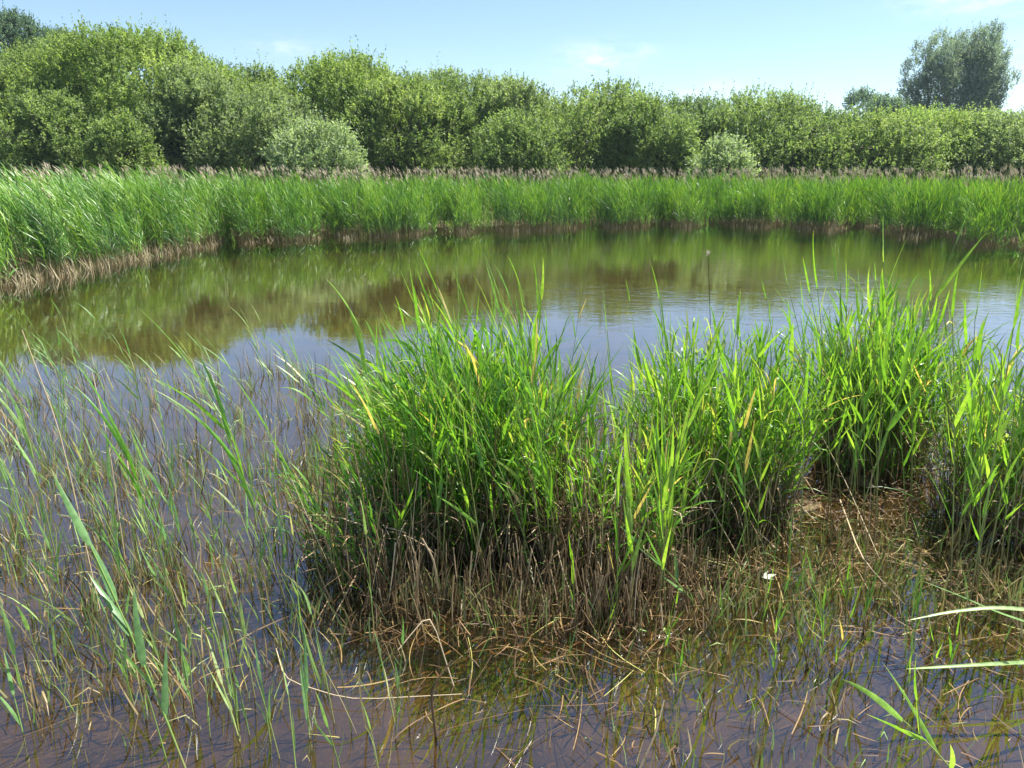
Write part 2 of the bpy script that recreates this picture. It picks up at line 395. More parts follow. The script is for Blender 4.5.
def tree(name, px, hw, ty, Y, mat, label, cat='tree', group=None, nblob=34, low=.35, dens=1.0, leaf=.15, flat=1.0, by=None, trunks=4, bark=BARK, upb=.55, seed=None, twig=.55):
    if seed is not None: R.seed(seed)
    c = atd(px, (ty + 172) / 2, Y); hwm = hw / F * Y * (1.14 if cat == 'tree' else .98)
    top = atd(px, ty + (3 if px < 700 else 8), Y)[2]
    base = np.array([c[0], Y, .1])
    a, h = hwm, top
    zc = h * (1 + low) / 2 if by is None else None
    lobes = []
    ez = h * .52; cz = h - ez
    for i in range(nblob):
        th = R.rand() * 6.28; z = R.uniform(-.95, 1)
        q = math.sqrt(max(0, 1 - min(max(z, 0), 1) ** 2.4)) * .94 + .03
        rb = a * R.uniform(.13, .33)
        rh = q * (a - rb * .75) * R.choice([R.uniform(.5, .9), R.uniform(.8, 1.0), R.uniform(.95, 1.14)])
        cc = np.array([base[0] + math.cos(th) * rh, base[1] + math.sin(th) * rh * flat, cz + z * (ez - rb * .8) - abs(R.normal(0, .03 * h)) * (z > .5)])
        cc[2] = max(cc[2], rb * .6 + .4)
        lobes.append((cc, np.array([rb, rb, rb * R.uniform(.75, 1.05)]), rb ** 2))
    area = a * h
    nsp = int(area * 200 * dens * (.15 / leaf) ** 1.5)
    t = empty(name, base, label=label, cat=cat, group=group)
    g = crown_geo(lobes, nsp, leaf, leaf * .5, upb=upb, twig=twig)
    g.build('crown', mat, t, base)
    tg = trunk_geo(base, h, a, .09 + .012 * h, trunks, [l[0] for l in lobes])
    tg.build('trunk', bark, t, base)
    return t
TR = [  # px, half width, top y, distance, leaf colour, label
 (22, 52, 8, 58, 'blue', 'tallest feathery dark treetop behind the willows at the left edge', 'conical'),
 (70, 20, 24, 56, 'dark', 'small dark treetop poking up behind the two big left willows', 'tree'),
 (-110, 100, 40, 44, 'green', 'willow continuing the belt beyond the left end', 'tree'),
 (18, 84, 42, 46, 'olive', 'broad olive willow at the far left end of the tree belt', 'tree'),
 (140, 84, 27, 47, 'yellow', 'big domed yellow-green willow, highest of the near belt', 'tree'),
 (190, 46, 66, 43.5, 'grey', 'grey-green willow leaning against the big domed willow', 'tree'),
 (48, 44, 92, 40, 'green', 'mid green willow bush below the olive willow at the left', 'shrub'),
 (122, 30, 118, 38, 'olive', 'low bright willow bush at the foot of the big domed willow', 'shrub'),
 (252, 42, 63, 49, 'olive', 'narrow olive willow with bare twig tips, in the dip right of the domed willow', 'tree'),
 (262, 56, 92, 43, 'grey', 'rounded grey-green willow right of the dip in the belt', 'tree'),
 (318, 42, 122, 38.5, 'pale', 'pale silvery sallow bush spilling onto the reeds', 'shrub'),
 (338, 70, 54, 48, 'yellow', 'tall yellow-green willow behind the pale silvery sallow', 'tree'),
 (405, 52, 78, 44, 'olive', 'olive willow with a dark hollow low on its left side', 'tree'),
 (452, 56, 66, 49, 'green', 'tall mid green willow left of the notch in the treeline', 'tree'),
 (505, 42, 78, 47, 'grey', 'grey-green willow sloping down to the notch in the treeline', 'tree'),
 (520, 48, 112, 42, 'green', 'lower rounded willow in front of the notch', 'shrub'),
 (592, 66, 84, 47, 'olive', 'wide olive willow just right of the notch in the treeline', 'tree'),
 (645, 42, 98, 44, 'green', 'willow bush between the wide olive willow and the dark bluish one', 'tree'),
 (688, 42, 96, 48, 'dark', 'dark blue-green willow left of the small round pale bush', 'tree'),
 (724, 28, 136, 40, 'pale', 'small round pale bush standing alone before the belt', 'shrub'),
 (765, 66, 90, 48, 'green', 'broad green willow behind the small round pale bush', 'tree'),
 (822, 40, 106, 46, 'dark', 'dark willow filling the gap right of the broad green one', 'tree'),
 (862, 62, 108, 44, 'olive', 'low flat topped willow beneath the distant small dark tree', 'tree'),
 (930, 58, 104, 46, 'yellow', 'low yellowish willow at the foot of the tall silver tree', 'tree'),
 (992, 58, 108, 44, 'grey', 'low greyish willow at the right end of the belt', 'tree'),
 (60, 90, 55, 54, 'dark', 'dark willow behind the broad olive one at the far left', 'tree'),
 (215, 70, 80, 55, 'green', 'willow hidden behind the dip in the left half of the belt', 'tree'),
 (300, 70, 82, 55, 'dark', 'dark willow behind the pale silvery sallow and its tall neighbour', 'tree'),
 (410, 75, 84, 55, 'green', 'willow behind the one with the dark hollow', 'tree'),
 (500, 70, 98, 55, 'dark', 'dark willow showing deep in the notch of the treeline', 'tree'),
 (610, 80, 102, 55, 'green', 'willow behind the wide olive one right of the notch', 'tree'),
 (710, 70, 108, 55, 'dark', 'dark willow behind the small round pale bush', 'tree'),
 (815, 80, 112, 55, 'green', 'willow behind the dark one right of the centre', 'tree'),
 (910, 80, 116, 55, 'dark', 'dark willow behind the low yellowish one', 'tree'),
 (1010, 80, 118, 55, 'green', 'willow behind the low greyish one at the right end', 'tree'),
 (1070, 60, 106, 45, 'olive', 'willow continuing the belt beyond the right end', 'tree'),
 (1160, 70, 100, 45, 'green', 'second willow continuing the belt beyond the right end', 'tree'),
]
for i, (px, hw, ty, Y, mt, lb, kd) in enumerate(TR):
    nm = 'willow_tree' if kd != 'shrub' else 'willow_bush'
    if kd == 'conical': nm = 'tall_tree'
    tree(nm, px, hw, ty, Y, CROWN[mt], lb, 'tree' if kd != 'shrub' else 'bush', 'willows of the tree belt' if kd != 'conical' else None, seed=100 + i,
         nblob=int(50 + hw * .9), upb=.9 if kd == 'conical' else .6)
# the tall silver willow: several upright plumes with sky between
def tall_silver():
    R.seed(55)
    Y = 92; base = np.array([atd(954, 75, Y)[0], Y, .1]); s = Y / F
    t = empty('silver_willow_tree', base, label='tall airy silver-leaved willow rising above the right end of the belt', cat='tree')
    lobes = []
    # outline in pixels from the trunk line: (dx, y of tip, y of foot)
    for dx, ty, by in ((-45, 78, 115), (-38, 58, 108), (-30, 46, 100), (-22, 38, 85), (-10, 33, 90), (2, 36, 95), (12, 34, 90), (22, 31, 80), (30, 36, 90), (38, 44, 95), (44, 58, 100), (47, 78, 112), (6, 42, 95), (16, 38, 100), (26, 42, 100), (-16, 40, 95), (34, 50, 110), (-5, 50, 120), (18, 60, 120), (10, 36, 90), (17, 34, 90), (24, 36, 90), (20, 46, 100), (12, 50, 105), (-16, 60, 120), (8, 60, 120), (28, 62, 120), (-32, 80, 125), (40, 84, 125)):
        x = base[0] + dx * s * .84; z1 = atd(512, ty + 5, Y)[2]; z0 = atd(512, by, Y)[2]
        k = 6
        for j in range(k):
            q = j / (k - 1); z = z0 + (z1 - z0) * q
            w = (1.3 - .65 * q) * R.uniform(.8, 1.15)
            lobes.append((np.array([x + (q - .6) * dx * s * .25 + R.normal(0, .3), Y + R.uniform(-4, 4) * (1 - abs(dx) / 60), z]), np.array([w, w, w * 1.3]), w))
    crown_geo(lobes, 7200, .22, .09, per=14, twig=.8, upb=1.1, fill=.3).build('crown', CROWN['silver'], t, base)
    g = Geo()
    for dx in (-30, -16, -5, 3, 14, 27, 38):
        tgt = np.array([base[0] + dx * s, Y + R.uniform(-2, 2), atd(512, 55, Y)[2]]); v = tgt - base; L = np.linalg.norm(v)
        P, d = tubes(g, base[None] + [[dx * .02, 0, -.2]], nrm(v + [-dx * s * .25, 0, 0])[None], np.array([L]), np.array([.3]), np.array([.05]), np.array([[dx * s * .02, 0, 0]]), np.array([R.rand()]), 8, 6)
        for i in range(3, 8):
            dd = nrm(np.array([[R.normal(0, .6), R.normal(0, .6), 1]]))
            tubes(g, P[0, i][None], dd, np.array([2.6]), np.array([.08]), np.array([.02]), np.zeros((1, 3)), np.array([R.rand()]), 4, 4)
    g.build('trunk', PALEBARK, t, base)
tall_silver()
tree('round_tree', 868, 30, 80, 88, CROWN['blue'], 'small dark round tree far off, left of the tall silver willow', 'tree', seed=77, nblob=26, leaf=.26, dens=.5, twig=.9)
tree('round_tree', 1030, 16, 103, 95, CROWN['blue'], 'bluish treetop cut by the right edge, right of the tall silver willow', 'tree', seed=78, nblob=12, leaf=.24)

# ------------------------------------------------------------------ reed beds
R.seed(11)
BAY = [(ang_, w_, d_) for ang_, w_, d_ in zip(R.uniform(-1.0, 1.0, 40), R.uniform(.006, .014, 40), R.uniform(.4, 1.1, 40))] + [
    (math.atan2(at(x_, 235)[0], at(x_, 235)[1]), w_, 2.6) for x_, w_ in ((232, .010), (330, .010), (438, .018), (592, .016), (655, .008), (716, .020), (782, .012), (862, .022), (945, .014), (1010, .02))]
def edge(th): return sum(d_ * np.exp(-((th - a_) / w_) ** 2) for a_, w_, d_ in BAY) + shore(th) + .75 * np.abs(wob(th * 26, 1.0)) + .75 * np.abs(wob(th * 60, 3.0)) - .55
def bed_points(th0, th1, d0, d1, per_m2, pw=1.0):
    # sample evenly over ground
    ths = np.linspace(th0, th1, 400); r = edge(ths)
    area = np.trapezoid(r, ths) * (d1 - d0) if hasattr(np, 'trapezoid') else np.trapz(r, ths) * (d1 - d0)
    N = int(area * per_m2)
    c = np.cumsum(r); c = c / c[-1]
    th = np.interp(R.rand(N), c, ths); d = d0 + (d1 - d0) * R.rand(N) ** pw
    rr = edge(th) + d
    x, y = rr * np.sin(th), rr * np.cos(th)
    return np.stack([x, y, np.maximum(ground_z(x, y), -.08)], -1), th, d
def ang(px, py=240): p = at(px, py); return math.atan2(p[0], p[1])
THS = [ang(-330, 330), ang(215, 245), ang(1200, 285)]
def mixL(th, a, b): k = np.clip((ang(330) - th) / (ang(330) - ang(60)), 0, 1); return b + (a - b) * k
def green_bed(name, th0, th1, label, lean0, wind, droop, hh, dens, LL, seed, mat):
    R.seed(seed)
    gs, gl_ = Geo(), Geo()
    Pt, tht, dt = bed_points(th0, th1, .1, 2.3, dens / 26)
    NT = len(Pt); per = 26; rt = R.uniform(.12, .34, NT)
    hf = np.repeat(np.clip(R.normal(1.0, .11, NT), .72, 1.22), per); tt0 = np.repeat(R.normal(0, .14, NT), per)
    off = R.normal(0, 1, (NT * per, 2)) * np.repeat(rt, per)[:, None]
    P = np.repeat(Pt, per, 0); P[:, 0] += off[:, 0]; P[:, 1] += off[:, 1]
    th = np.arctan2(P[:, 0], P[:, 1]); d = np.hypot(P[:, 0], P[:, 1]) - edge(th)
    P[:, 2] = np.maximum(ground_z(P[:, 0], P[:, 1]), -.08)
    # dark bays: stems thin out in patches
    N = len(P)
    H = hf * mixL(th, 1.78, 1.45) * R.uniform(.78, 1.08, N) * (1 + .12 * wob(th * 45, 2) + .08 * wob(th * 110, 1)) * np.clip(.72 + d * .3, 0, 1)
    lean0 = mixL(th, -.42, -.06)
    lean = np.stack([lean0 + R.normal(0, .16, N) + .12 * wob(th * 80, 9) + off[:, 0] * .45, R.normal(-.05, .12, N) + off[:, 1] * .45, np.zeros(N)], -1)
    outw = -np.stack([np.sin(th), np.cos(th), 0 * th], -1)
    lean += outw * (np.clip(1 - d, 0, 1) * R.uniform(0, .3, N) * (.5 + .5 * wob(th * 50, 5)))[:, None]
    tint = np.clip(.5 + .28 * wob(th * 55, 6) + R.normal(0, .14, N) + tt0, 0, 1)
    w3 = [(wind[0] * 1.0, 0, wind[2])]
    reed_mass(gs, gl_, P, H, lean, 10, LL, .026, w3[0], droop * 1.2, .26, .62, 3, tint, .005, 3, 3)
    # further back only the upper halves matter
    P, th, d = bed_points(th0, th1, 2.2, 7, dens * .28)
    N = len(P); H = mixL(th, 1.75, 1.42) * R.uniform(.8, 1.07, N) * (1.02 + .05 * wob(th * 40, 2))
    lean = np.stack([mixL(th, -.42, -.06) + R.normal(0, .14, N), R.normal(0, .1, N), np.zeros(N)], -1)
    reed_mass(gs, gl_, P, H, lean, 6, LL * 1.1, .035, wind, droop, .5, .5, 3, None, .005, 3, 3)
    o = gl_.build(name, mat); tag(o, label, 'reed bed', kind='stuff')
    o2 = gs.build('stalks', STEM, o)
    return o
green_bed('reed_bed', THS[0], THS[1], 'tall green reeds swept leftwards along the left bank of the pond', -.42, (-.6, -.1, -.1), .8, 1.72, 105, .40, 21, REED_FAR)
green_bed('reed_bed', THS[1], THS[2], 'upright bright green reed wall along the far bank of the pond', -.06, (-.25, 0, 0), .8, 1.42, 115, .34, 22, REED_FAR)
# dead stubble along the waterline
R.seed(31)
g = Geo()
P, th, d = bed_points(THS[0], THS[2], -.5, .5, 150)
left = th < THS[1]
keep = left | (d > -.2); P, th, d, left = P[keep], th[keep], d[keep], left[keep]
sel = left | (R.rand(len(P)) < .6); P, th, d, left = P[sel], th[sel], d[sel], left[sel]
N = len(P); P[:, 2] = np.maximum(P[:, 2], -.05)
Hs = np.where(left, R.uniform(.12, .48, N), R.uniform(.10, .32, N))
D0 = nrm(np.stack([R.normal(-.15, .35, N), R.normal(-.1, .3, N), np.ones(N)], -1))
leaves(g, P, D0, Hs, np.full(N, .014), R.normal(0, .35, (N, 3)), np.clip(R.normal(.55, .22, N), 0, 1), 2, shape='blade')
STUB = leafy('pale_stubble', [(0, (.12, .09, .05)), (.4, (.30, .24, .14)), (.8, (.46, .40, .26)), (1, (.24, .30, .10))], (1, .95, .8), .15, .6, .2)
tag(g.build('dead_reed_stubble', STUB), 'pale dead reed stubble at the waterline below the green reeds', 'stubble', kind='stuff')
# last year's plumed reeds behind
g = Geo(); gp = Geo()
P, th, d = bed_points(THS[0], THS[2], 2.4, 15, 4.5)
N = len(P); H = R.uniform(1.45, 1.98, N) * (1 + .03 * wob(th * 30, 4)) + .06
lean = np.stack([R.normal(-.1, .08, N), R.normal(0, .06, N), np.zeros(N)], -1)
Q, dd = tubes(g, P, nrm(lean * .3 + [0, 0, 1]), H, np.full(N, .006), np.full(N, .004), lean, np.clip(R.normal(.6, .2, N), 0, 1), 3, 3, along=(.5, 1))
k = 5
tp = np.repeat(Q[:, -1], k, 0) + R.normal(0, .02, (N * k, 3)) - [0, 0, .12] * R.rand(N * k, 1)
pd = nrm(np.repeat(dd[:, -1], k, 0) + R.normal(0, .22, (N * k, 3)) + [-.25, 0, 0])
leaves(gp, tp, pd, R.uniform(.12, .22, N * k), np.full(N * k, .022), np.tile([-.5, 0, -.5], (N * k, 1)) * R.rand(N * k, 1), np.clip(R.normal(.5, .25, N * k), 0, 1), 2, shape='oval')
o = gp.build('plumed_reeds', PLUME); tag(o, 'fawn feathery plumes of old reeds between the green reeds and the trees', 'reed bed', kind='stuff')
g.build('stalks', DEAD, o)

# ------------------------------------------------------------------ foreground clumps
def disk(N, px, py, ax, ay, pw=.5):
    c = at(px, py); th = R.rand(N) * 6.283; r = R.rand(N) ** pw
    x = c[0] + np.cos(th) * r * ax; y = c[1] + np.sin(th) * r * ay
    return np.stack([x, y, np.minimum(ground_z(x, y), .02)], -1), r, np.cos(th), np.sin(th)
def clump(label, px, py, ax, ay, N, h, lean0, wind, LL, seed, nd=260, droop=.8, tint=.5, dh=.35, LW=.021, outl=.28, group=None, stub=1.0):
    R.seed(seed)
    c = at(px, py); t = empty('reed_clump', (c[0], c[1], 0), label=label, cat='reed clump', group=group)
    P, r, cx, sy = disk(N, px, py, ax, ay)
    H = h * R.uniform(.62, 1.05, N) * (1.06 - .25 * r ** 2) * (1 + .05 * np.sin(cx * 5 + seed)) - P[:, 2] * 1.0
    lean = np.stack([lean0 + cx * r * outl + R.normal(0, .17, N), sy * r * outl * .8 + R.normal(0, .1, N), np.zeros(N)], -1)
    gs, gl_ = Geo(), Geo()
    tt = np.clip(tint + R.normal(0, .17, N), 0, .93)
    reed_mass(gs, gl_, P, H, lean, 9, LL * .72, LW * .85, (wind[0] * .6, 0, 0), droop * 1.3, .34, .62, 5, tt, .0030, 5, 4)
    # fine arching blades low round the skirt
    n2 = int(N * .6)
    P2, r2, cx2, sy2 = disk(n2, px, py, ax * 1.08, ay * 1.08, .4); P2[:, 2] = np.maximum(P2[:, 2], -.02)
    D0 = nrm(np.stack([cx2 * .45 + R.normal(0, .25, n2) - .1, sy2 * .45 + R.normal(0, .25, n2), R.uniform(.6, 1.4, n2)], -1))
    L2 = R.uniform(.35, .8, n2) * h * .75
    bd = np.zeros((n2, 3)); bd[:, 2] = -R.uniform(.2, 1.3, n2); bd[:, 0] = R.normal(-.1, .3, n2)
    leaves(gl_, P2, D0, L2, R.uniform(.006, .014, n2), bd, np.clip(R.normal(tint - .05, .25, n2), 0, 1), 6)
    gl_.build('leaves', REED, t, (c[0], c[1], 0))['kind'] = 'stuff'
    gs.build('stems', STEM, t, (c[0], c[1], 0))['kind'] = 'stuff'
    # dead stalks round the foot, many snapped short
    nd = int(nd * stub)
    P, r, cx, sy = disk(nd, px, py, ax * 1.12, ay * 1.12, .38)
    P[:, 2] -= .02
    g = Geo()
    D0 = nrm(np.stack([cx * .12 + R.normal(0, .12, nd), sy * .12 + R.normal(0, .12, nd), np.ones(nd)], -1))
    Hd = np.where(R.rand(nd) < .3, R.uniform(.4, .85, nd), R.uniform(.14, .48, nd)) * dh / .35 - P[:, 2]
    tubes(g, P, D0, Hd, R.uniform(.002, .0038, nd), R.uniform(.0015, .0028, nd), R.normal(0, .15, (nd, 3)), np.clip(R.normal(.5, .25, nd), 0, 1), 3, 4)
    n3 = nd * 2
    P, r, cx, sy = disk(n3, px, py, ax * 1.1, ay * 1.1, .4); P[:, 2] = R.uniform(.0, .38, n3) * dh / .35
    D0 = nrm(R.normal(0, 1, (n3, 3)) * [1, 1, .6] + [0, 0, .1])
    leaves(g, P, D0, R.uniform(.12, .42, n3), R.uniform(.003, .009, n3), np.stack([R.normal(0, .4, n3), R.normal(0, .4, n3), -R.uniform(.1, 1.4, n3)], -1), np.clip(R.normal(.45, .28, n3), 0, 1), 4, shape='blade')
    g.build('dead_stalks', DEAD, t, (c[0], c[1], 0))['kind'] = 'stuff'
    return t
GR = 'reed clumps standing in the shallows'
clump('largest dense reed clump, left of the centre, with a dark shaded heart', 476, 528, .46, .38, 340, 1.12, -.10, (-.28, 0, 0), .36, 41, 420, tint=.42, group=GR)
clump('low thin reed fringe spilling off the left flank of the largest clump', 378, 560, .28, .30, 80, .62, -.22, (-.3, 0, 0), .28, 42, 160, tint=.35, group=GR, LW=.016)
clump('loose yellow-green reed clump right of the largest, brown stubble at its foot', 600, 556, .30, .27, 90, .78, -.02, (-.15, 0, 0), .34, 43, 380, tint=.62, group=GR)
clump('rounded bright reed clump in the centre right, between two gaps', 722, 512, .38, .30, 230, 1.03, .0, (-.10, 0, 0), .36, 44, 380, tint=.6, group=GR)
clump('dark based reed tussock with a shaggy top, farther back on the right', 868, 462, .33, .28, 250, 1.12, .03, (-.02, 0, 0), .36, 45, 330, tint=.5, group=GR)
clump('bright lime reed clump cut by the right edge', 1015, 520, .40, .38, 210, .98, .10, (.10, 0, 0), .36, 46, 300, tint=.7, group=GR)
clump('reed clump standing beyond the right edge', 1180, 500, .5, .45, 260, 1.15, .10, (.10, 0, 0), .36, 47, 200, tint=.62, group=GR)

# ------------------------------------------------------------------ thin rushes in the shallows (uncountable)
R.seed(61)
def tuft_field(name, label, cat, regions, mat, seed, wd=(.0022, .0045)):
    R.seed(seed); g = Geo()
    for (x0, x1, y0, y1, nt_, per, h0, h1, lean0, mu, sd_) in regions:
        c = np.stack([R.uniform(x0, x1, nt_), R.uniform(y0, y1, nt_)], -1)
        P = np.repeat(c, per, 0) + R.normal(0, 1, (nt_ * per, 2)) * np.repeat(R.uniform(.02, .16, nt_), per)[:, None]; N = len(P)
        z = ground_z(P[:, 0], P[:, 1]); ok = z < .03; P, z = P[ok], z[ok]; N = len(P)
        P = np.concatenate([P, np.full((N, 1), -.06)], 1)
        tm = np.repeat(R.normal(mu, sd_ * .6, nt_), per)[ok]
        D0 = nrm(np.stack([R.normal(lean0, .2, N), R.normal(0, .18, N), np.ones(N)], -1))
        L = R.uniform(h0, h1, N) * R.uniform(.35, 1, N) + .06
        leaves(g, P, D0, L, R.uniform(*wd, N) * 2, np.stack([R.normal(lean0, .35, N), R.normal(0, .3, N), -R.uniform(0, .5, N)], -1), np.clip(tm + R.normal(0, sd_, N), 0, 1), 4, shape='blade', roll=R.uniform(0, 3, N))
    o = g.build(name, mat); tag(o, label, cat, kind='stuff'); return o
tuft_field('thin_rushes', 'thin olive and straw coloured rush stems crowding the shallow water on the left', 'rushes', [
    (-5.5, -1.0, 4.2, 7.6, 150, 14, .12, .45, -.12, .44, .25),
    (-3.6, -.6, 3.0, 5.0, 150, 15, .08, .36, -.04, .42, .3),
    (-2.4, -.5, 2.3, 3.4, 52, 13, .10, .36, -.08, .45, .25),
    (-1.4, .0, 4.5, 7.0, 90, 10, .2, .7, -.12, .6, .2)], RUSH, 62)
tuft_field('sparse_rushes', 'sparse thin rush stems in the open water behind the clumps on the right', 'rushes', [
    (.1, 3.8, 4.9, 7.2, 120, 8, .2, .75, -.05, .65, .2),
    (-.4, 1.2, 4.6, 6.0, 70, 8, .3, .9, -.05, .68, .2),
    (3.2, 5, 5.5, 9, 60, 8, .2, .7, 0, .65, .2)], RUSH, 63)
tuft_field('short_rushes', 'short brown and green stems poking out of the water before the right clumps', 'rushes', [
    (.2, 1.9, 2.05, 3.0, 60, 8, .05, .22, 0, .42, .25),
    (-.6, .6, 2.95, 3.3, 60, 10, .08, .34, 0, .35, .25),
    (.9, 2.6, 2.9, 3.8, 150, 10, .08, .30, 0, .45, .28)], RUSH, 64)

R.seed(66); g = Geo(); N = 620
P = np.stack([np.concatenate([R.uniform(.15, 1.0, N // 2), R.uniform(-.75, .5, N - N // 2)]), np.concatenate([R.uniform(2.95, 3.5, N // 2), R.uniform(2.98, 3.3, N - N // 2)]), np.full(N, -.04)], -1)
P[:, :2] += R.normal(0, .05, (N, 2)); pull = R.uniform(-.7, 1.0, 60)[R.randint(0, 60, N)]; P[:, 0] = np.where(R.rand(N) < .55, pull + R.normal(0, .025, N), P[:, 0])
tubes(g, P, nrm(np.stack([R.normal(0, .2, N), R.normal(0, .15, N), np.ones(N)], -1)), .34 * R.rand(N) ** 1.6 + .08, R.uniform(.0018, .0036, N), R.uniform(.0014, .003, N), R.normal(0, .12, (N, 3)), np.clip(R.normal(.52, .25, N), 0, 1), 3, 4)
tag(g.build('snapped_stalks', DEAD), 'upright snapped dead reed stalks standing in the water along the front of the clumps', 'stubble', kind='stuff')

# ------------------------------------------------------------------ litter
R.seed(71)
g = Geo()
def litter(px0, px1, py0, py1, N, l0, l1, zz=.008, mu=.5, w=(.003, .007), tilt=.03, az=None):
    px = R.uniform(px0, px1, N); py = R.uniform(py0, py1, N)
    P = np.array([at(a, b) for a, b in zip(px, py)]); P[:, 2] = np.maximum(ground_z(P[:, 0], P[:, 1]), 0) + zz + R.rand(N) * .012
    a = R.uniform(0, 6.28, N) if az is None else R.normal(az, .5, N)
    D0 = nrm(np.stack([np.cos(a), np.sin(a), R.normal(0, tilt, N)], -1))
    L = R.uniform(l0, l1, N); P = P - D0 * L[:, None] / 2 * [1, 1, 0]
    leaves(g, P, D0, L, R.uniform(*w, N) * .8, R.normal(0, .5, (N, 3)) * [1, 1, .06], np.clip(R.normal(mu - .12, .25, N), 0, 1), 7, shape='blade', roll=R.normal(0, .3, N))
litter(420, 1060, 600, 740, 80, .10, .5)
litter(640, 980, 500, 590, 420, .06, .35, tilt=.15)
litter(720, 1020, 520, 640, 130, .1, .5, tilt=.08)
litter(340, 700, 590, 680, 70, .08, .4)
litter(560, 760, 470, 600, 380, .05, .25, tilt=.25, zz=.02)
litter(780, 940, 470, 530, 420, .05, .25, tilt=.25, zz=.02, mu=.4)
litter(0, 420, 480, 760, 70, .08, .4)
litter(-20, 400, 440, 620, 260, .05, .25, tilt=.4, zz=.01)
litter(340, 680, 560, 650, 420, .05, .28, tilt=.5, zz=.02, mu=.35)
litter(880, 1040, 560, 660, 160, .05, .3, tilt=.4, zz=.01, mu=.4)
litter(420, 1040, 640, 768, 110, .03, .14, mu=.3)
tag(g.build('straw_litter', LITTER), 'floating straw and broken reed litter round the feet of the clumps', 'litter', kind='stuff')
g = Geo(); N = 420
pp = np.concatenate([np.stack([R.normal(525, 50, N // 2), R.normal(618, 28, N // 2)], -1), np.stack([R.uniform(650, 900, N // 2), R.uniform(500, 570, N // 2)], -1)])
P = np.array([at(a, b) for a, b in pp]); P[:, 2] = np.maximum(ground_z(P[:, 0], P[:, 1]) + .01, -.035) + R.rand(len(P)) * .03
a = R.uniform(0, 6.28, N); D0 = np.stack([np.cos(a), np.sin(a), R.normal(0, .3, N)], -1)
leaves(g, P, nrm(D0), R.uniform(.03, .10, N), R.uniform(.006, .014, N), R.normal(0, .4, (N, 3)), R.rand(N), 3, roll=R.normal(0, .4, N))
tag(g.build('sunken_leaves', WETLEAF), 'rusty orange dead leaves soaked in the water at the foot of the clumps', 'litter', kind='stuff')
R.seed(73); g = Geo(); N = 130
P = np.stack([R.uniform(-3, 3, N), R.uniform(1.6, 4.6, N)], -1); z = ground_z(P[:, 0], P[:, 1]) + .012; P = np.concatenate([P, z[:, None]], 1)
a = R.uniform(0, 6.28, N); D0 = np.stack([np.cos(a), np.sin(a), np.zeros(N)], -1)
leaves(g, P, D0, R.uniform(.08, .5, N), R.uniform(.004, .012, N), R.normal(0, .2, (N, 3)) * [1, 1, 0], R.uniform(0, .6, N), 3, roll=R.normal(0, .2, N))
tag(g.build('sunken_stalks', LITTER), 'dead stalks lying on the brown bed under the shallow water', 'litter', kind='stuff')

# ------------------------------------------------------------------ single reeds
def reed(name, base, tip, label, cat='reed', group=None, nl=6, LL=.34, LW=.024, wind=(-.2, 0, 0), droop=.5, smin=.3, an=.42, mat=REED, r=.0035, tint=.55, dry=0.0, spear=True, sag=0.0):
    base = np.array(base, float); tip = np.array(tip, float)
    v = tip - base; L = np.linalg.norm(v)
    t = empty(name, (base[0], base[1], max(base[2], -.08)), label=label, cat=cat, group=group)
    og = np.array(t.location)
    side = np.array([v[0], v[1], 0]) / L
    bend = side * .55 + [0, 0, -sag]
    D0 = nrm((v / L - bend * .42)[None])
    gs = Geo(); P, d = tubes(gs, base[None], D0, np.array([L]), np.array([r]), np.array([r * .45]), bend[None], np.array([tint if dry < .5 else R.rand()]), 6, 5)
    P = P + (tip - P[0, -1]) * np.linspace(0, 1, 7)[None, :, None]   # let it end where it should
    gs.v[0] += ((tip - (gs.v[0][-5:].mean(0))) * np.linspace(0, 1, 7)[:, None]).repeat(5, 0)
    gs.build('stem', STEM if dry < .5 else DEAD, t, og)
    phi0 = R.rand() * 6.28
    for k in range(nl):
        s = smin + (1 - smin) * (k + .5 * R.rand()) / max(nl, 1)
        if k == nl - 1 and spear: s = 1.0
        i = min(int(s * 6), 5); q = P[0, i] * (1 - (s * 6 - i)) + P[0, i + 1] * (s * 6 - i); dd = d[0, i]
        a = (an + R.normal(0, .12)) * (1.1 - .5 * s)
        if s == 1.0: a = .06
        ph = phi0 + k * math.pi + R.normal(0, .5)
        rv = np.array([math.cos(ph), math.sin(ph) * .7, 0])
        ld = nrm((dd * math.cos(a) + rv * math.sin(a) + np.array(wind) * .25)[None])
        bd = np.array([[wind[0] * R.uniform(.3, 1.2) + R.normal(0, .1), wind[1] + R.normal(0, .15), -droop * R.uniform(.1, 1.4) * (1.2 - .8 * s)]])
        g = Geo()
        leaves(g, q[None], ld, np.array([LL * R.uniform(.65, 1.15)]), np.array([LW * R.uniform(.75, 1.2)]), bd, np.array([np.clip(tint + R.normal(0, .12), 0, .94) if R.rand() > dry + .03 else .98]), 7, fold=.28, roll=np.array([R.normal(0, .6)]))
        g.build('leaf', mat, t, og)
    return t
def px_reed(bx, by, tx, ty, label, back=0.0, **k):
    b = at(bx, by); tip = atd(tx, ty, b[1] + back)
    b[2] = -.05
    return reed(k.pop('name', 'reed'), b, tip, label, **k)

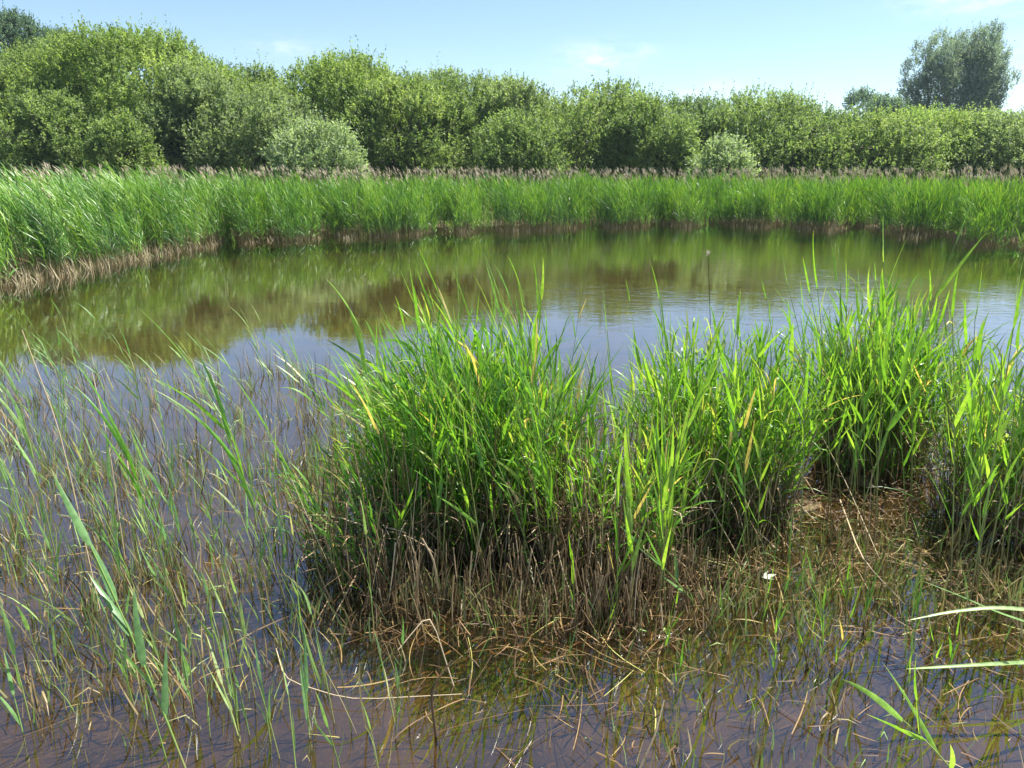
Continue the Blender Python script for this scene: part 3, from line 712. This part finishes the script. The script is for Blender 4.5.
# the reeds that stand out, one by one
R.seed(81)
B = REED_BLUE
px_reed(528, 470, 541, 300, 'tallest reed above the centre, its leaves bunched into an upright spear against the pond', nl=8, LL=.40, LW=.022, tint=.8, smin=.45, an=.22, wind=(-.08, 0, 0), droop=.2)
px_reed(170, 770, 146, 690, 'short stout reed rising beside the bottom edge, far left', nl=0, mat=B)
px_reed(200, 800, 90, 545, 'large leaning reed at the lower left with three broad bluish blades', nl=6, LL=.27, LW=.030, mat=B, tint=.55, smin=.3, an=.38, wind=(-.15, 0, .05), droop=.25, r=.0045, back=.25)
px_reed(178, 610, 122, 438, 'leaning reed on the left with a dark blade pointing left and a lime blade', nl=6, LL=.42, LW=.026, mat=REED, tint=.4, smin=.55, an=.3, wind=(-.55, 0, .1), droop=.35)
px_reed(290, 610, 212, 400, 'tall leaning reed with a fan of long dark blades over the left shallows', nl=7, LL=.46, LW=.024, mat=REED, tint=.45, smin=.5, an=.3, wind=(-.6, 0, .05), droop=.4)
px_reed(60, 575, 18, 396, 'reed at the left edge with long blades streaming left', nl=6, LL=.42, LW=.020, mat=B, tint=.7, smin=.5, an=.3, wind=(-.7, 0, -.1), droop=.5)
px_reed(330, 560, 268, 430, 'slim upright reed between the fan of dark blades and the largest clump', nl=5, LL=.3, LW=.018, mat=REED, tint=.65, smin=.3, an=.25, wind=(-.2, 0, 0), droop=.3)
px_reed(30, 720, 14, 655, 'small reed at the lower left corner with two pale blades in a narrow V', nl=3, LL=.18, LW=.020, mat=B, tint=.8, smin=.5, an=.3, wind=(-.1, 0, 0), droop=.1)
px_reed(985, 800, 903, 720, 'lime green reed at the bottom right with blades spreading low over the water', nl=4, LL=.30, LW=.026, mat=REED, tint=.82, smin=.45, an=.75, wind=(-.25, 0, .1), droop=.2, r=.004)
px_reed(925, 800, 917, 700, 'single upright bright blade at the bottom right edge', nl=2, LL=.22, LW=.022, mat=REED, tint=.88, smin=.6, an=.15, wind=(0, 0, 0), droop=.05)
px_reed(575, 615, 572, 560, 'pair of upright young blades in front of the largest clump', nl=3, LL=.22, LW=.02, tint=.7, smin=.3, an=.2, wind=(-.05, 0, 0), droop=.1)
px_reed(706, 610, 640, 545, 'blue-green young reed with a V of blades before the stubble', nl=4, LL=.2, LW=.02, mat=B, tint=.6, smin=.3, an=.45, wind=(-.05, 0, 0), droop=.1)
px_reed(875, 540, 884, 262, 'tallest reed on the right, a lime blade folded at its tip', nl=7, LL=.32, LW=.03, tint=.85, smin=.55, an=.25, wind=(.1, 0, 0), droop=.3)
px_reed(845, 560, 955, 245, 'long reed leaning right out of the shaggy tussock', nl=6, LL=.34, LW=.026, tint=.8, smin=.45, an=.25, wind=(.15, 0, 0), droop=.25)
px_reed(800, 560, 805, 350, 'thin reed left of the shaggy tussock, two blades drooping left', nl=5, LL=.4, LW=.024, tint=.75, smin=.6, an=.5, wind=(-.35, 0, 0), droop=.5)
px_reed(645, 590, 707, 360, 'long broad leaved lime reed leaning over the gap in the middle', nl=6, LL=.36, LW=.028, tint=.85, smin=.4, an=.3, wind=(.0, 0, 0), droop=.3)
px_reed(620, 480, 607, 330, 'lone slim reed standing in the gap behind the middle clumps', nl=6, LL=.34, LW=.018, tint=.7, smin=.35, an=.2, wind=(-.1, 0, 0), droop=.2)

# a thin dry stalk with a downy head, alone in the water
R.seed(83)
b = at(712, 480); tip = atd(708, 252, b[1]); b[2] = -.05
t = reed('downy_reed', b, tip, 'thin dry reed stalk with a small whitish downy head, alone above the centre right clump', nl=0, dry=1.0, r=.004)
g = Geo(); N = 26
leaves(g, tip[None] + R.normal(0, .003, (N, 3)) - [0, 0, .02], nrm(R.normal(0, .35, (N, 3)) + [0, 0, 1]), R.uniform(.02, .035, N), np.full(N, .006), R.normal(0, .3, (N, 3)), R.uniform(.8, 1, N), 2, shape='oval')
g.build('downy_head', PLUME, t, np.array(t.location))

def scatter_reeds(N, fn, label, group, seed, **k):
    R.seed(seed)
    for i in range(N):
        bx, by, tx, ty = fn()
        kk = dict(k)
        for q in ('LL', 'LW', 'tint'):
            if q in kk and isinstance(kk[q], tuple): kk[q] = R.uniform(*kk[q])
        if isinstance(kk.get('nl'), tuple): kk['nl'] = R.randint(*kk['nl'])
        px_reed(bx, by, tx, ty, label, group=group, back=R.normal(0, .06), **kk)
U = R.uniform
def f_left():
    bx = U(10, 345); by = U(430, 640); h = U(.5, 1.0) * (55 + (by - 400) * .42); return bx, by, bx - h * U(-.1, .5), by - h
scatter_reeds(46, f_left, 'slender green reed leaning left in the shallows left of the clumps', 'slender reeds on the left', 91, nl=(3, 6), LL=(.12, .26), LW=(.010, .018), tint=(.3, .9), smin=.3, an=.45, wind=(-.15, 0, 0), droop=.3, mat=REED_BLUE, r=.0028)
def f_leftback():
    bx = U(-10, 380); by = U(388, 450); h = U(45, 85); return bx, by, bx - h * U(.0, .8), by - h
scatter_reeds(34, f_leftback, 'wispy reed bent leftwards at the back of the left shallows', 'wispy reeds at the back on the left', 92, nl=(4, 7), LL=(.16, .32), LW=(.010, .017), tint=(.4, .98), smin=.35, an=.5, wind=(-.45, 0, -.05), droop=.5, mat=REED_BLUE, r=.003)
def f_frontleft():
    bx = U(0, 400); by = U(640, 800); h = U(40, 110); return bx, by, bx - h * U(-.1, .35), by - h
scatter_reeds(30, f_frontleft, 'young bluish reed shoot in the dark water along the lower left', 'young shoots at the lower left', 93, nl=(2, 4), LL=(.12, .24), LW=(.010, .019), tint=(.4, .9), smin=.35, an=.25, wind=(-.12, 0, 0), droop=.2, mat=REED_BLUE, r=.003)
def f_big():
    bx = U(400, 585); by = U(500, 590); tx = bx + U(-90, 25) * (1 if bx > 440 else 1.0); return bx, by, tx, U(300, 400)
scatter_reeds(36, f_big, 'tall reed with long blades rising out of the largest clump', 'tall reeds of the largest clump', 94, nl=(5, 9), LL=(.22, .38), LW=(.014, .026), tint=(.4, .93), smin=.3, an=.5, wind=(-.22, 0, 0), droop=.4)
def f_mid():
    bx = U(650, 790); by = U(500, 580); return bx, by, bx + U(-25, 25), U(330, 420)
scatter_reeds(26, f_mid, 'broad bladed lime reed rising out of the rounded centre right clump', 'reeds of the centre right clump', 95, nl=(6, 10), LL=(.18, .32), LW=(.015, .025), tint=(.5, .93), smin=.3, an=.5, wind=(-.1, 0, 0), droop=.4)
def f_tus():
    bx = U(825, 925); by = U(480, 540); return bx, by, bx + U(-40, 45), U(278, 350)
scatter_reeds(24, f_tus, 'lime bladed reed rising out of the shaggy tussock on the right', 'reeds of the shaggy tussock', 96, nl=(6, 10), LL=(.18, .32), LW=(.014, .024), tint=(.5, .93), smin=.35, an=.55, wind=(.05, 0, 0), droop=.4)
def f_right():
    bx = U(935, 1060); by = U(540, 620); return bx, by, bx + U(-5, 60), U(305, 430)
scatter_reeds(20, f_right, 'bright bladed reed rising out of the clump cut by the right edge', 'reeds of the right edge clump', 97, nl=(6, 10), LL=(.18, .34), LW=(.014, .024), tint=(.55, .93), smin=.25, an=.5, wind=(.12, 0, 0), droop=.4)
def f_back():
    bx = U(560, 960); by = U(430, 470); return bx, by, bx + U(-25, 25), by - U(90, 165)
scatter_reeds(22, f_back, 'thin reed standing in open water just behind the clumps', 'thin reeds behind the clumps', 101, nl=(4, 7), LL=(.16, .3), LW=(.009, .016), tint=(.4, .95), smin=.4, an=.4, wind=(-.1, 0, 0), droop=.4, r=.0026)
def f_gap():
    bx = U(590, 690); by = U(560, 620); return bx, by, bx + U(-20, 30), by - U(80, 170)
scatter_reeds(14, f_gap, 'light green reed among the brown stubble right of the largest clump', 'reeds among the brown stubble', 98, nl=(4, 7), LL=(.24, .36), LW=(.018, .027), tint=(.6, .93), smin=.3, an=.33, wind=(.02, 0, 0), droop=.3)
def f_short():
    bx = U(560, 960); by = U(585, 690); h = U(25, 60); return bx, by, bx + h * U(-.3, .4), by - h
scatter_reeds(24, f_short, 'short green shoot in the water before the clumps on the right', 'short shoots at the lower right', 99, nl=(3, 5), LL=(.10, .18), LW=(.007, .011), tint=(.4, .9), smin=.25, an=.3, wind=(0, 0, 0), droop=.15, r=.0025)

# long blades reaching in from beyond the right edge
R.seed(85)
def blade(pts, w, label, tint=.7, mat=REED, name='reed_leaf'):
    P = np.array(pts); g = Geo(); n_ = 14; tt = np.linspace(0, 1, n_)
    k = len(P); C = np.stack([np.interp(tt, np.linspace(0, 1, k), P[:, i]) for i in range(3)], -1)
    for _ in range(3): C[1:-1] = (C[:-2] + C[1:-1] * 2 + C[2:]) / 4
    d = nrm(np.gradient(C, axis=0)); s = nrm(np.cross(d, [0, -.5, .85])); up = np.cross(s, d)
    ww = (w * .5 * np.minimum(1, .5 + tt * 3) * (1 - tt) ** .6)[:, None]
    V = np.stack([C - s * ww + up * ww * .3, C, C + s * ww + up * ww * .3], 1).reshape(-1, 3)
    g.add(V, grid_faces(1, n_, 3), np.full(n_ * 3, tint), np.repeat(tt, 3))
    return tag(g.build(name, mat, None, tuple(P[0])), label, 'reed blade')
edge_reed = reed('reed', at(1105, 700), atd(1072, 520, 2.62), 'reed rooted beyond the right edge whose long level blades reach into the picture', nl=3, LL=.2, LW=.016, tint=.8, wind=(0, 0, 0))
eo = np.array(edge_reed.location)
def blade(pts, w, tint):
    P = np.array(pts); g = Geo(); n_ = 16; tt = np.linspace(0, 1, n_)
    C = np.stack([np.interp(tt, np.linspace(0, 1, len(P)), P[:, i]) for i in range(3)], -1)
    for _ in range(3): C[1:-1] = (C[:-2] + C[1:-1] * 2 + C[2:]) / 4
    d = nrm(np.gradient(C, axis=0)); s_ = nrm(np.cross(d, [.1, -.25, .95])); up = np.cross(s_, d)
    ww = (w * .5 * np.minimum(1, .5 + tt * 3) * (1 - tt) ** .6)[:, None]
    V = np.stack([C - s_ * ww + up * ww * .45, C, C + s_ * ww + up * ww * .45], 1).reshape(-1, 3)
    g.add(V, grid_faces(1, n_, 3), np.full(n_ * 3, tint), np.repeat(tt, 3)); g.build('leaf', REED_BLUE, edge_reed, eo)
blade([atd(1085, 618, 2.66), atd(1000, 607, 2.66), atd(950, 612, 2.64), atd(905, 621, 2.6)], .026, .9)
blade([atd(1092, 660, 2.6), atd(1000, 664, 2.45), atd(930, 668, 2.42), atd(905, 669, 2.4)], .022, .85)
blade([atd(1082, 640, 2.7), atd(1000, 614, 2.75), atd(960, 596, 2.72), atd(920, 580, 2.7)], .016, .7)
# bent and broken dead stalks that stand out
def stalk(pts, r, label, tint=.85):
    P = np.array(pts); g = Geo(); n_ = 4 * (len(P) - 1) + 1; tt = np.linspace(0, 1, n_)
    C = np.stack([np.interp(tt, np.linspace(0, 1, len(P)), P[:, i]) for i in range(3)], -1)
    for _ in range(1): C[1:-1] = (C[:-2] + C[1:-1] * 2 + C[2:]) / 4
    d = nrm(np.gradient(C, axis=0)); s = nrm(np.cross(d, [.1, .9, .3])); u_ = np.cross(d, s); an = np.arange(6) * np.pi / 3
    V = C[:, None] + r * np.linspace(1, .6, n_)[:, None, None] * (s[:, None] * np.cos(an)[None, :, None] + u_[:, None] * np.sin(an)[None, :, None])
    g.add(V.reshape(-1, 3), grid_faces(1, n_, 6, True), np.full(n_ * 6, tint), np.full(n_ * 6, .8))
    return tag(g.build('dead_stalk', DEAD, None, tuple(P[0])), label, 'dead stalk')
stalk([at(440, 600), atd(434, 560, 2.95), atd(422, 538, 2.93)], .006, 'thick pale broken stalk end before the largest clump')
stalk([at(455, 690, -.02), atd(430, 612, 2.6), atd(398, 650, 2.5)], .003, 'grey snapped stalk bent like an inverted V, below the largest clump', .9)
stalk([at(275, 645), at(285, 680, .05), at(350, 700, .03), at(462, 694, .02)], .0024, 'long pale stalk curving across the dark water at the lower left', .9)
stalk([atd(840, 500, 3.9), atd(862, 560, 3.2), at(910, 610, .02)], .0045, 'long bare stalk sloping down right through the litter', .8)
stalk([at(862, 610), atd(868, 540, 2.95), atd(872, 470, 3.0)], .0028, 'thin bare upright stalk right of the litter mat', .6)
stalk([at(437, 745, -.05), atd(430, 690, 2.2), atd(452, 660, 2.25)], .006, 'dark bent stalk stub in the bottom centre water', .15)
stalk([at(640, 768), atd(655, 735, 2.15), atd(664, 700, 2.2)], .005, 'pale short stub at the bottom edge right of centre', .8)
stalk([at(100, 610), atd(60, 430, 3.3), atd(22, 330, 3.5)], .003, 'long dry stalk leaning left at the left edge', .8)
stalk([at(125, 560), atd(108, 440, 3.6), atd(92, 372, 3.7)], .004, 'straw coloured dry stalk with a ragged tip on the left', .85)
stalk([atd(800, 395, 4.3), atd(845, 480, 4.1), atd(880, 560, 3.5)], .003, 'arched dry stem crossing the dark foot of the shaggy tussock', .9)
stalk([at(740, 560), atd(690, 470, 3.7), atd(668, 400, 3.8)], .0032, 'dry fawn stem crossing the centre right clump', .85)
# small pale floating leaf caught at the edge of the litter
R.seed(87)
p0 = at(762, 577, .03); g = Geo()
leaves(g, np.array([p0, p0, p0 + [.01, .01, 0]]), nrm(np.array([[1, .1, .15], [1, -.5, .05], [.6, .6, .2]])), np.array([.075, .06, .05]), np.array([.02, .016, .016]), np.zeros((3, 3)), np.array([1., .99, .98]), 5, fold=.2, roll=np.zeros(3), shape='oval')
WHITE = leafy('bleached_leaf', [(0, (.35, .38, .28)), (1, (.5, .52, .42))], (1, 1, 1), .2, .4, .5)
tag(g.build('bleached_leaf', WHITE, None, tuple(p0)), 'bleached whitish dead leaf caught on the litter below the centre right clump', 'leaf')
# ------------------------------------------------------------------ summer haze in the air
m = bpy.data.materials.new('haze_air'); m.use_nodes = True; t = m.node_tree; t.nodes.clear()
o = t.nodes.new('ShaderNodeOutputMaterial'); pv = t.nodes.new('ShaderNodeVolumePrincipled')
pv.inputs['Color'].default_value = (.68, .84, 1, 1); pv.inputs['Density'].default_value = .0003; pv.inputs['Anisotropy'].default_value = .2
t.links.new(pv.outputs[0], o.inputs['Volume'])
g = Geo(); x0, x1, y0, y1, z0, z1 = -950, 950, -950, 960, -1.7, 26
V = np.array([[x, y, z] for z in (z0, z1) for (x, y) in ((x0, y0), (x1, y0), (x1, y1), (x0, y1))], float)
g.add(V, np.array([[3, 2, 1, 0], [4, 5, 6, 7], [0, 1, 5, 4], [1, 2, 6, 5], [2, 3, 7, 6], [3, 0, 4, 7]]), np.zeros(8), np.zeros(8))
tag(g.build('haze', m, smooth=False), kind='stuff')
